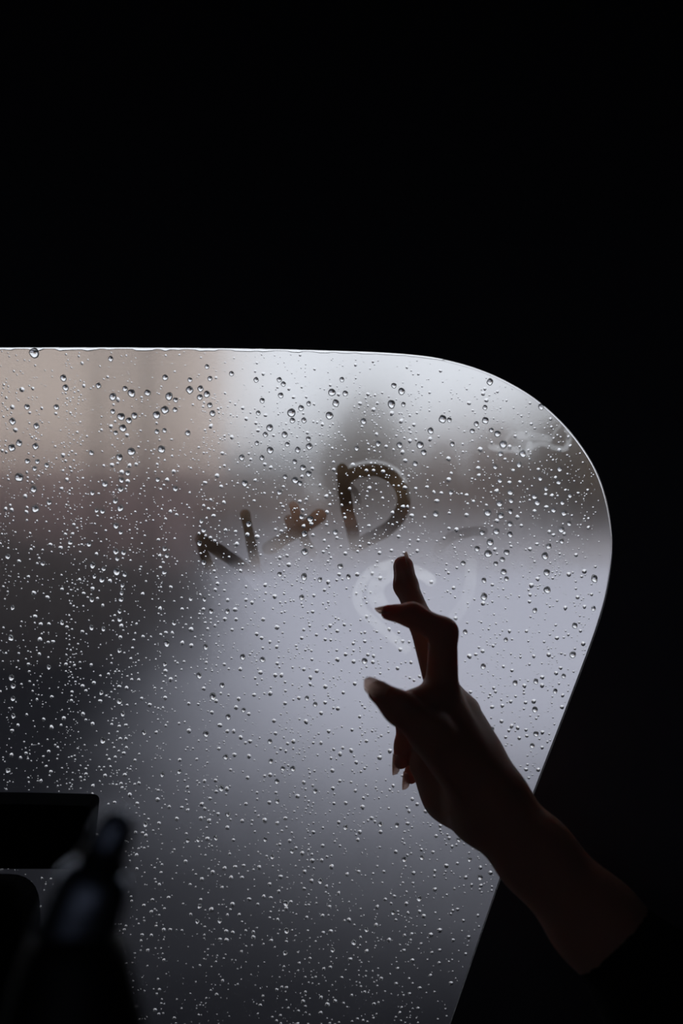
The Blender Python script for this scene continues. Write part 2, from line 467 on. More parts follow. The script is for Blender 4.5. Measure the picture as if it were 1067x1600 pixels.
# ------------------------------------------------------------------ outside: wet lot, verge, trees, house
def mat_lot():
    """wet yard: black asphalt by the car, pale concrete farther out; the brightness falloff is painted as a ragged colour fade"""
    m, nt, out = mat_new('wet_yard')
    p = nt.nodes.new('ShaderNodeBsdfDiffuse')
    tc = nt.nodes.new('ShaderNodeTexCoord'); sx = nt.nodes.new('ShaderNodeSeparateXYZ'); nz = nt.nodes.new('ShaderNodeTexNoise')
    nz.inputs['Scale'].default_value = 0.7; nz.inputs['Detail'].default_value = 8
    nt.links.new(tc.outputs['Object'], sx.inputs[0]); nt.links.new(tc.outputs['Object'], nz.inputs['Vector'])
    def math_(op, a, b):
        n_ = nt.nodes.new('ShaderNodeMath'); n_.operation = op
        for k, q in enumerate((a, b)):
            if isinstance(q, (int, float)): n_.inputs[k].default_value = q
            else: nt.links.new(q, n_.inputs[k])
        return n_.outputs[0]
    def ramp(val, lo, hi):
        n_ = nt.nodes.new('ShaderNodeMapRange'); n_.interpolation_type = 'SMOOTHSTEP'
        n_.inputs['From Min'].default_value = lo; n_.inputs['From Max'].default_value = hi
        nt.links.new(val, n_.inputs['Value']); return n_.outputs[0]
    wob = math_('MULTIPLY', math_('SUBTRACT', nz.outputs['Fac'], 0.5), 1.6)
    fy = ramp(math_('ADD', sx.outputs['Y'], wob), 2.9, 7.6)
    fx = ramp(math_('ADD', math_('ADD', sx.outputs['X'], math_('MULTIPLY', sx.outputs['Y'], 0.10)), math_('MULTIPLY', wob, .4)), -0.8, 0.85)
    f = math_('MULTIPLY', fy, fx)  # fade paints the ground's falloff in reflected sky brightness into its colour
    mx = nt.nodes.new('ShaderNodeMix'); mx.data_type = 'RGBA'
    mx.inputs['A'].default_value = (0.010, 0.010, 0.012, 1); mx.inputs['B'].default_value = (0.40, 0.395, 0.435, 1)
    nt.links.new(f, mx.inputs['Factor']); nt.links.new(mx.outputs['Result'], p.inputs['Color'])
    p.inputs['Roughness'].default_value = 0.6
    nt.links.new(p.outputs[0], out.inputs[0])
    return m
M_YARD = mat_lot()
M_VERGE = mat_pbr('brown_verge', (0.10, 0.062, 0.038), 0.9, (0.065, 0.042, 0.026), 0.5)
M_BEIGE = mat_pbr('beige_render', (0.88, 0.71, 0.59), 0.9, (0.80, 0.65, 0.54), 1.0)
M_BRICK = mat_pbr('red_brown_brick', (0.30, 0.19, 0.18), 0.9, (0.22, 0.145, 0.14), 2.0)
M_DARKW = mat_pbr('dark_brown_wall', (0.03, 0.024, 0.024), 0.9, (0.045, 0.036, 0.036), 1.5)
M_ROOF = mat_pbr('grey_roof_sheet', (0.2, 0.21, 0.22), 0.6, (0.26, 0.27, 0.28), 1.5)
M_BARK = mat_pbr('wet_bark', (0.025, 0.018, 0.013), 0.9, (0.04, 0.03, 0.02), 3)
M_LEAF = mat_pbr('dark_foliage', (0.062, 0.040, 0.022), 0.9, (0.085, 0.054, 0.03), 2, spec=.1)
M_LEAF2 = mat_pbr('brown_foliage', (0.13, 0.07, 0.044), 0.9, (0.17, 0.095, 0.062), 2, spec=.1)
M_DGLASS = mat_pbr('dark_window_glass', (0.02, 0.02, 0.025), 0.1)

def plane(name, x0, x1, y0, y1, z, mat, label, t=0.05):
    o = box(name, (x0, y0, z - t), (x1, y1, z), mat)
    return tag(o, label, kind='structure')
plane('ground', -300, 300, 29, 420, -0.02, M_VERGE, 'dark brown verge beyond the wet lot', 0.3)
def flat(name, pts, z, mat, label, t=0.05):
    k = len(pts)
    v = [(x_, y_, z) for x_, y_ in pts] + [(x_, y_, z - t) for x_, y_ in pts]
    f = [tuple(range(k)), tuple(range(2 * k - 1, k - 1, -1))] + [(i, k + i, k + (i + 1) % k, (i + 1) % k) for i in range(k)]
    return tag(mesh_obj(name, v, f, mat), label, kind='structure')
flat('road', [(-80, -20), (80, -20), (80, 29), (-80, 29)], 0.0, M_YARD, 'wet yard, black asphalt by the car and pale concrete beyond, its brightness falloff painted in', 0.2)

def lump(name, c, r, mat, seed, parent, squash=1.0):
    """leafy clump: a noisy ball"""
    rg = np.random.default_rng(seed)
    nu, nv = 28, 18
    k = rg.normal(size=(26, 3)); k /= np.linalg.norm(k, axis=1)[:, None]; am = rg.uniform(-.18, .22, 26)
    v = []
    for j in range(nv + 1):
        th = math.pi * j / nv
        for i in range(nu):
            ph = 2 * math.pi * i / nu
            d = np.array((math.sin(th) * math.cos(ph), math.sin(th) * math.sin(ph), math.cos(th)))
            q_ = 1 + (am * np.exp(-10 * (1 - k @ d))).sum() + rg.uniform(-.05, .05)
            v.append(np.array(c) + d * r * q_ * np.array((1, 1, squash)))
    f = [(j * nu + i, j * nu + (i + 1) % nu, (j + 1) * nu + (i + 1) % nu, (j + 1) * nu + i) for j in range(nv) for i in range(nu)]
    return v, f

def tree(px, Y, half_w, top, low, mat, label, seed, name='tree'):
    """px: photo column of the trunk; half_w, top, low in metres"""
    x = (px - 533.5) / FPX * Y
    root = empty(name, (x, Y, -0.02)); tag(root, label, 'tree', 'trees beyond the wet lot')
    rg = random.Random(seed)
    tube('trunk', [(x, Y, -0.05), (x + .05, Y, low), (x - .05, Y, (low + top) / 2)], [0.22, 0.17, 0.08], M_BARK, 10, root)
    for s in (-1, 1):
        tube('branch', [(x, Y, low * .8), (x + s * half_w * .4, Y + .1, (low + top) * .5), (x + s * half_w * .6, Y, top * .8)], [0.12, 0.07, 0.03], M_BARK, 8, root)
    vs, fs = [], []
    for k in range(9):
        a = k / 9 * 6.28
        rr = half_w * rg.uniform(.42, .6)
        cz = low + (top - low) * rg.uniform(.3, .72)
        cx = x + math.cos(a) * half_w * .55 * rg.uniform(.6, 1); cy = Y + math.sin(a) * half_w * .55
        if k == 0: cx, cy, cz, rr = x, Y, top - half_w * .55, half_w * .6
        v, f = lump('crown', (cx, cy, cz), rr, mat, seed * 31 + k, root, min(1.3, (top - low) / (2 * half_w)))
        b = len(vs); vs += v; fs += [tuple(b + i for i in t) for t in f]
    rel(mesh_obj('crown', vs, fs, mat), root)
    return root
T = 58.0
tree(577, T, 2.05, 5.4, 0.1, M_LEAF, 'dark bushy tree seen through the letter D', 3)
tree(690, T + 6, 1.2, 4.3, 0.1, M_LEAF2, 'narrow brownish tree behind the glass beside the letter D', 4)
tree(775, T, 1.45, 4.5, 0.1, M_LEAF2, 'low brown tree between the letter D and the chalky smear', 5)
tree(868, T + 5, 1.7, 4.9, 0.1, M_LEAF, 'dark tree behind the chalky smear on the glass', 6)
tree(955, T - 3, 1.9, 5.9, 0.1, M_LEAF, 'tallest dark tree, half hidden by the curved window pillar', 7)
for i, (px, w_, tp) in enumerate(((1110, 2.0, 5.6), (1290, 2.1, 6.0), (1470, 2.0, 5.2), (1650, 2.1, 6.2))):
    tree(px, T, w_, tp, 0.2, M_LEAF, 'dark tree in the row hidden behind the window pillar', 20 + i)
def hedge(px0, px1, Y, h, mat, label, seed):
    x0, x1 = [(p - 533.5) / FPX * Y for p in (px0, px1)]
    vs, fs = [], []
    for k, xc in enumerate(np.arange(x0, x1, 0.75)):
        v, f = lump('h', (xc, Y, h * .48), .62, mat, seed * 77 + k, None, h / 1.25)
        b = len(vs); vs += v; fs += [tuple(b + i for i in t) for t in f]
    return tag(mesh_obj('hedge', vs, fs, mat), label, 'hedge')
hedge(250, 1150, 66.0, 1.9, M_LEAF2, 'long low brown hedge behind the trees and drawn letters', 2)

def shrub(px, Y, hw, h, label, seed):
    xc = (px - 533.5) / FPX * Y
    root = empty('garden_shrub', (xc, Y, -.02)); tag(root, label, 'shrub')
    tube('stem', [(xc, Y, -.05), (xc, Y, h * .5)], [.05, .03], M_BARK, 8, root)
    vs, fs = [], []
    for k in range(6):
        v, f = lump('f', (xc + hw * (-.62 + .25 * k), Y + .1 * (k % 2), h * (.45 + .08 * (k % 3))), hw * .42, M_LEAF, seed * 13 + k, None, h * .45 / (hw * .42))
        b = len(vs); vs += v; fs += [tuple(b + i for i in t) for t in f]
    rel(mesh_obj('foliage', vs, fs, M_BUSH), root)
M_BUSH = mat_pbr('dark_shrub', (0.045, 0.030, 0.018), 0.9, (0.07, 0.046, 0.028), 3, spec=.1)
shrub(350, 29.8, .85, 1.25, 'low dark shrub at the edge of the yard behind the letter N', 4)

# house at the left: beige render over a red-brown brick storey
hy = 24.0
hx1 = (300 - 533.5) / FPX * (hy + 4)
house = empty('street_house', (hx1 - 5, hy, 0)); tag(house, 'beige rendered house with a red-brown brick lower storey seen through the fogged glass', 'house')
zb = 1.2 - (742 - 800) / FPX * hy
box('brick_storey', (hx1 - 11, hy, 0), (hx1, hy + 4, zb), M_BRICK, parent=house)
box('rendered_storey', (hx1 - 11.0, hy - 0.05, zb), (hx1 + 0.62, hy + 4.05, zb + 3.6), M_BEIGE, parent=house)
box('string_course', (hx1 - 11.1, hy - 0.12, zb - 0.08), (hx1 + 0.66, hy + 4.1, zb + 0.04), M_BRICK, parent=house)
rv = [(hx1 - 11.4, hy - .5, zb + 3.6), (hx1 + .9, hy - .5, zb + 3.6), (hx1 + .9, hy + 4.5, zb + 3.6), (hx1 - 11.4, hy + 4.5, zb + 3.6), (hx1 - 11.4, hy + 2, zb + 5.6), (hx1 + .9, hy + 2, zb + 5.6)]
rel(mesh_obj('roof', rv, [(0, 1, 5, 4), (2, 3, 4, 5), (1, 2, 5), (3, 0, 4), (0, 3, 2, 1)], M_ROOF), house)
for k in range(3):
    xw = hx1 - 6.2 - 1.9 * k
    wdw = box('house_window', (xw - .55, hy - .1, zb + 1.3), (xw + .55, hy - .02, zb + 2.7), M_ROOF, parent=house)
    p_ = box('glass', (xw - .48, hy - .12, zb + 1.37), (xw + .48, hy - .1, zb + 2.63), M_DGLASS)
    p_.parent = wdw
for k, px in enumerate((152, 232)):
    xw = (px - 533.5) / FPX * hy
    box('downpipe', (xw - .07, hy - .2, 0), (xw + .07, hy - .06, zb + 3.5), M_DARKW, parent=house)
# low grey shed roof far away, between house and trees
sx0, sx1 = [(p - 533.5) / FPX * 75 for p in (285, 475)]
shed = empty('garden_shed', ((sx0 + sx1) / 2, 75, 0)); tag(shed, 'pale grey low shed beyond the lot beside the beige house', 'shed')
box('shed_wall', (sx0, 75, -.02), (sx1, 80, 3.2), mat_pbr('pale_sheet', (.33, .30, .30), .8, (.28, .26, .26), 1.0), parent=shed)
rv = [(sx0 - .3, 74.6, 3.2), (sx1 + .3, 74.6, 3.2), (sx1 + .3, 80.4, 3.2), (sx0 - .3, 80.4, 3.2), (sx0 - .3, 77.5, 4.6), (sx1 + .3, 77.5, 4.6)]
rel(mesh_obj('shed_roof', rv, [(0, 1, 5, 4), (2, 3, 4, 5), (1, 2, 5), (3, 0, 4), (0, 3, 2, 1)], M_ROOF), shed)
# dark sloping boundary wall in front of the house
wy = 11.0
wp = [(-420, 760), (0, 842), (150, 874), (318, 914)]
top = [((a - 533.5) / FPX * wy, 1.2 - (b - 800) / FPX * wy) for a, b in wp]
vs = []
for yy in (wy, wy + .35):
    vs += [(a, yy, b) for a, b in top] + [(a, yy, 0) for a, b in top]
k = len(top)
fs = []
for i in range(k - 1):
    fs += [(i, k + i, k + i + 1, i + 1), (2 * k + i, 2 * k + i + 1, 3 * k + i + 1, 3 * k + i), (i, i + 1, 2 * k + i + 1, 2 * k + i)]
fs += [(k - 1, 2 * k - 1, 4 * k - 1, 3 * k - 1), (0, 2 * k, 3 * k, k)]
tag(mesh_obj('boundary_wall', vs, fs, M_DARKW), 'dark brown boundary wall with a sloping top in front of the beige house', 'wall')
# ------------------------------------------------------------------ person: hand and forearm (signed distance field -> one mesh)
def surface(name, lo, hi, h, groups, mat):
    """groups: list of (blend_k, segments); a segment is (p0, p1, r0, r1).  Smooth union inside the whole body."""
    lo = np.array(lo); hi = np.array(hi)
    dim = np.ceil((hi - lo) / h).astype(int) + 1
    F = np.full(dim, 0.05, np.float32)
    ax = [lo[i] + h * np.arange(dim[i]) for i in range(3)]
    for kk, segs in groups:
        for a, b, r0, r1 in segs:
            a = np.array(a); b = np.array(b); m = max(r0, r1) + 0.022
            i0 = np.maximum(((np.minimum(a, b) - m - lo) / h).astype(int), 0)
            i1 = np.minimum(((np.maximum(a, b) + m - lo) / h).astype(int) + 2, dim)
            sl = tuple(slice(i0[i], i1[i]) for i in range(3))
            g = np.meshgrid(*[ax[i][sl[i]] for i in range(3)], indexing='ij')
            ba = b - a; bb = ba @ ba
            t = np.clip(sum((g[i] - a[i]) * ba[i] for i in range(3)) / bb, 0, 1)
            d = np.sqrt(sum((g[i] - a[i] - t * ba[i]) ** 2 for i in range(3))) - (r0 + (r1 - r0) * t)
            o = F[sl]
            hh = np.maximum(kk - np.abs(o - d), 0) / kk
            F[sl] = np.minimum(o, d) - hh * hh * kk * 0.25
    # surface nets
    s = F < 0
    nx, ny, nz = dim - 1
    c = np.zeros((nx, ny, nz), np.int8)
    for di in (0, 1):
        for dj in (0, 1):
            for dk in (0, 1):
                c += s[di:di + nx, dj:dj + ny, dk:dk + nz]
    act = (c > 0) & (c < 8)
    ids = np.full((nx, ny, nz), -1, np.int64); idx = np.argwhere(act); ids[act] = np.arange(len(idx))
    acc = np.zeros((len(idx), 3)); cnt = np.zeros(len(idx))
    I = idx.T
    corners = [(a_, b_, c_) for a_ in (0, 1) for b_ in (0, 1) for c_ in (0, 1)]
    for p in corners:
        for axn in range(3):
            if p[axn]: continue
            q_ = list(p); q_[axn] = 1
            f0 = F[I[0] + p[0], I[1] + p[1], I[2] + p[2]]; f1 = F[I[0] + q_[0], I[1] + q_[1], I[2] + q_[2]]
            m = (f0 < 0) != (f1 < 0)
            t = f0[m] / (f0[m] - f1[m])
            pos = np.array(p, float) + np.zeros((m.sum(), 3)); pos[:, axn] += t
            acc[m] += pos; cnt[m] += 1
    v = lo + (idx + acc / cnt[:, None]) * h
    quads = []
    for axn in range(3):
        u, w = [(1, 2), (2, 0), (0, 1)][axn]
        sl0 = [slice(None)] * 3; sl1 = [slice(None)] * 3
        sl0[axn] = slice(0, -1); sl1[axn] = slice(1, None)
        ch = s[tuple(sl0)] != s[tuple(sl1)]
        e = np.argwhere(ch)
        e = e[(e[:, u] > 0) & (e[:, w] > 0) & (e[:, u] < (nx, ny, nz)[u]) & (e[:, w] < (nx, ny, nz)[w]) & (e[:, axn] < (nx, ny, nz)[axn])]
        def cell(du, dw):
            z = e.copy(); z[:, u] -= du; z[:, w] -= dw
            return ids[z[:, 0], z[:, 1], z[:, 2]]
        qd = np.stack([cell(0, 0), cell(1, 0), cell(1, 1), cell(0, 1)], -1)
        flip = s[e[:, 0], e[:, 1], e[:, 2]]
        qd[~flip] = qd[~flip][:, ::-1]
        quads.append(qd)
    quads = np.concatenate(quads)
    quads = quads[(quads >= 0).all(1)]
    o = mesh_np(name, v, quads, mat, smooth=True)
    return o

def J(px, py, Y, r):
    """joint: photo pixel, depth, radius in pixels at that depth"""
    return at(px, py, Y), r * Y / FPX
def chain(*js):
    js = [J(*j) for j in js]
    return [(js[i][0], js[i + 1][0], js[i][1], js[i + 1][1]) for i in range(len(js) - 1)]

index = chain((690, 1082, .925, 26.5), (692.5, 988, .922, 22), (644, 961, .924, 18.5), (607, 957, .927, 12.5))
middle = chain((690, 1078, .944, 25), (657, 969, .957, 19), (634, 915, .980, 18), (630, 884.5, .991, 16))
ring_f = chain((722, 1114, .960, 27), (640, 1128, .968, 20), (634, 1166, .967, 17), (626, 1190, .965, 12))
pinky = chain((742, 1150, .974, 25), (668, 1166, .982, 18), (652, 1196, .980, 16), (642, 1213, .978, 12))
thumb = chain((728, 1215, .912, 32), (674, 1146, .898, 31), (624, 1106, .892, 24.5), (592, 1081, .892, 18))
palm = (chain((690, 1084, .926, 27), (757, 1232, .915, 40)) + chain((697, 1090, .944, 27), (760, 1236, .927, 38)) +
        chain((722, 1114, .958, 27), (768, 1240, .937, 38)) + chain((742, 1150, .970, 26), (772, 1240, .945, 38)) +
        chain((672, 1150, .905, 30), (745, 1225, .915, 40)) + chain((682, 1192, .957, 42), (708, 1238, .948, 44), (748, 1268, .930, 48)) +
        chain((690, 1130, .935, 34), (735, 1190, .935, 42)) + chain((640, 1098, .905, 20), (678, 1090, .920, 22)) +
        chain((676, 1112, .912, 28), (712, 1172, .915, 38)) +
        chain((716, 1116, .942, 28), (762, 1222, .928, 38)))
arm = chain((752, 1240, .925, 50), (770, 1262, .920, 55), (836, 1336, .908, 58), (930, 1440, .892, 68), (1050, 1570, .865, 84), (1180, 1710, .84, 98))
person = surface('person', (0.0, 0.79, 0.80), (0.295, 1.02, 1.19), 0.00165,
                 [(0.012, palm + arm), (0.006, thumb), (0.0045, index), (0.0045, middle), (0.0045, ring_f), (0.0045, pinky)], M_SKIN)
tag(person, 'bare right hand and forearm reaching up, extended middle finger touching the wet window', 'person')

def nail(tip_px, root_px, Y, Y2, normal, width, parent):
    """thin curved plate from nail root to free edge"""
    tip = Vector(at(*tip_px, Y)); root = Vector(at(*root_px, Y2))
    t = (tip - root); L = t.length; t.normalize()
    nrm = Vector(normal); nrm = (nrm - t * nrm.dot(t)).normalized(); s = t.cross(nrm)
    v, f = [], []
    nu, nv = 9, 12
    for side in (0, 1):
        for j in range(nv):
            g = j / (nv - 1)
            ww = width * 0.5 * (1.0 if g < .62 else math.sqrt(max(0.03, 1 - ((g - .62) / .385) ** 2)))
            ww *= 0.75 + 0.25 * min(1, g / .2)
            for i in range(nu):
                a = (i / (nu - 1) * 2 - 1)
                up = -0.42 * width * (a * ww / (width * .5)) ** 2 * 0.9 - (0.0005 if side else 0) - 0.10 * L * (g - .4) ** 2
                v.append(root + t * (g * L) + s * (a * ww) + nrm * up)
    o_ = nu * nv
    for j in range(nv - 1):
        for i in range(nu - 1):
            f.append((j * nu + i, j * nu + i + 1, (j + 1) * nu + i + 1, (j + 1) * nu + i))
            f.append((o_ + j * nu + i, o_ + (j + 1) * nu + i, o_ + (j + 1) * nu + i + 1, o_ + j * nu + i + 1))
    bd = [i for i in range(nu)] + [j * nu + nu - 1 for j in range(1, nv)] + [(nv - 1) * nu + i for i in range(nu - 2, -1, -1)] + [j * nu for j in range(nv - 2, 0, -1)]
    for a, b in zip(bd, bd[1:] + bd[:1]):
        f.append((b, a, o_ + a, o_ + b))
    o = mesh_obj('fingernail', v, f, M_NAIL, parent, smooth=True)
    return o
nail((585, 948.5), (622, 943), .9275, .925, (0, -.15, 1), .0105, person)                # forefinger
nail((637, 863), (644, 892), .994, .986, (.95, .25, .2), .0105, person)                # middle finger
nail((570, 1060), (606, 1077), .886, .8815, (-.25, -.7, .75), .0125, person)           # thumb
nail((612, 1211), (613.5, 1178), .963, .962, (-1, -.25, .1), .0095, person)            # ring finger
nail((627.5, 1234), (630, 1206), .976, .976, (-1, -.3, .1), .0085, person)             # little finger

sleeve_seg = chain((965, 1478, .886, 76), (1050, 1570, .865, 95), (1185, 1715, .84, 112))
el = at(1185, 1715, .84)
sh = np.array((0.31, 0.56, 0.93))
c1 = np.array((.20, .42, .89)); c2 = np.array((.04, .30, .88))
sweater_seg = sleeve_seg + [(el, sh, .044, .060), (sh, c1, .062, .085), (c1, c2, .085, .062),
                            (np.array((.20, .39, .83)), np.array((.15, .24, .58)), .12, .13), (np.array((.10, .34, .83)), np.array((.09, .2, .58)), .12, .13)]
sweater = surface('sweater', (-.20, .02, .40), (.42, .96, 1.06), 0.006, [(0.02, sweater_seg)], M_KNIT)
sweater.parent = person; tag(sweater, 'black knitted sleeve')

# ------------------------------------------------------------------ cabin objects near the lower corner
def rounded_slab(name, pts, y0, y1, rad, mat, parent):
    """outline in photo pixels at depth y0, rounded corners, extruded to y1 with soft edges"""
    out = []
    P = [np.array(p, float) for p in pts]; k = len(P)
    for i in range(k):
        a, b, c = P[i - 1], P[i], P[(i + 1) % k]
        r = rad[i]
        d1 = (a - b) / np.linalg.norm(a - b); d2 = (c - b) / np.linalg.norm(c - b)
        for t in np.linspace(0, 1, 7):
            out.append((1 - t) ** 2 * (b + d1 * r) + 2 * t * (1 - t) * b + t * t * (b + d2 * r))
    out = np.array(out); k = len(out)
    F0 = at(out[:, 0], out[:, 1], y1)
    cen = F0.mean(0)
    rows = []
    for yy, s in ((0, .985), (.06, .997), (.15, 1), (.85, 1), (.94, .997), (1, .985)):
        R = cen + (F0 - cen) * s; R[:, 1] = y0 + (y1 - y0) * yy; rows.append(R)
    v = np.concatenate(rows); f = []
    for r_ in range(len(rows) - 1):
        for i in range(k):
            f.append((r_ * k + i, r_ * k + (i + 1) % k, (r_ + 1) * k + (i + 1) % k, (r_ + 1) * k + i))
    f.append(tuple(range(k))[::-1]); f.append(tuple(range((len(rows) - 1) * k, len(rows) * k)))
    return rel(mesh_obj(name, v, f, mat), parent)
seat = empty('car_seat', tuple(at(-150, 1560, .97)[:2]) + (0.36,)); tag(seat, 'black car seat with a slim rounded headrest against the rainy window', 'seat')
rounded_slab('headrest', [(-420, 1238), (20, 1237), (158, 1240), (148, 1336), (-420, 1336)], .945, .985, (14, 40, 11, 14, 14), M_SEAT, seat)
for px in (-60, -230):
    a = at(px, 1330, .957); b = at(px, 1375, .957)
    tube('post', [a, b], .006, M_STEEL, 10, seat)
rounded_slab('backrest', [(-380, 1362), (62, 1362), (78, 1650), (88, 2050), (-400, 2050)], .925, .992, (40, 46, 20, 30, 30), M_SEAT, seat)
pb = at(-150, 2000, .95)
box('cushion', (pb[0] - .14, .56, pb[2] - .12), (pb[0] + .13, .97, pb[2] + .02), M_SEAT, .03, 3, seat)
box('pedestal', (pb[0] - .10, .62, .36), (pb[0] + .10, .92, pb[2] - .12), M_TRIM, .01, 2, seat)

# small glossy two-piece lever, out of focus, on a low console
LY = .50
def lp(px, py): return at(px, py, LY)
console = box('console', (-.19, .44, .36), (-.045, .56, .93), M_TRIM, .02)
tag(console, 'black plastic console below the glossy lever', 'console')
ax_ = (lp(181, 1290) - lp(140, 1400)); axn_ = ax_ / np.linalg.norm(ax_)
u_ = LY / FPX
lever = empty('lever', tuple(lp(92, 1530))); tag(lever, 'blurred glossy black lever with rounded cap and bluish sheen in front of the seat', 'lever')
b0 = lp(140, 1400)
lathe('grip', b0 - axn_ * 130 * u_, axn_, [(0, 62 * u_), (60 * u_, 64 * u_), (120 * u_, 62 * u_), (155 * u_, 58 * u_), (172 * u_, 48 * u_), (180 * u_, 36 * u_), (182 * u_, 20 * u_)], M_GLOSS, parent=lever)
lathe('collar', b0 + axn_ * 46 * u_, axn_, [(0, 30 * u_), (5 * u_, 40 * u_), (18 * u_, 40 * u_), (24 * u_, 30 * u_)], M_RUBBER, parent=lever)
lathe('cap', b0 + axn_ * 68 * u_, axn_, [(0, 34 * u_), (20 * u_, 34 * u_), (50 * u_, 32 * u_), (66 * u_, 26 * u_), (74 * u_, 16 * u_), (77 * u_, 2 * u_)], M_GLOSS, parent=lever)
lathe('gaiter', lp(95, 1990), (0.05, 0, 1), [(0, 190 * u_), (120 * u_, 175 * u_), (260 * u_, 140 * u_), (400 * u_, 112 * u_), (500 * u_, 84 * u_), (550 * u_, 60 * u_)], M_RUBBER, parent=lever)

# ------------------------------------------------------------------ rain on the outer face of the pane
def drop_mesh(name, seed, rings=7, seg=20, hr=0.52, sag=0.10, wob=0.05):
    """unit drop: radius 1 in the local xy plane, bulging along +z"""
    rg = np.random.default_rng(seed)
    ph = rg.uniform(0, 6.28, 4); am = rg.normal(0, wob, 4)
    R = (1 + hr * hr) / (2 * hr)
    amax = math.asin(1 / R)
    v, f = [], []
    for j in range(rings):
        a = amax * (1 - j / rings)
        rr = R * math.sin(a); zz = R * math.cos(a) - (R - hr)
        for i in range(seg):
            th = 2 * math.pi * i / seg
            w = 1 + sum(am[k] * math.cos((k + 2) * th + ph[k]) for k in range(3)) / 1.4
            v.append((rr * math.cos(th) * w, rr * math.sin(th) * w - sag * zz, zz))
    v.append((0, -sag * hr, hr)); top = len(v) - 1
    for j in range(rings - 1):
        for i in range(seg):
            f.append((j * seg + i, j * seg + (i + 1) % seg, (j + 1) * seg + (i + 1) % seg, (j + 1) * seg + i))
    for i in range(seg):
        f.append(((rings - 1) * seg + i, (rings - 1) * seg + (i + 1) % seg, top))
    f.append(tuple(range(seg - 1, -1, -1)))
    return v, f

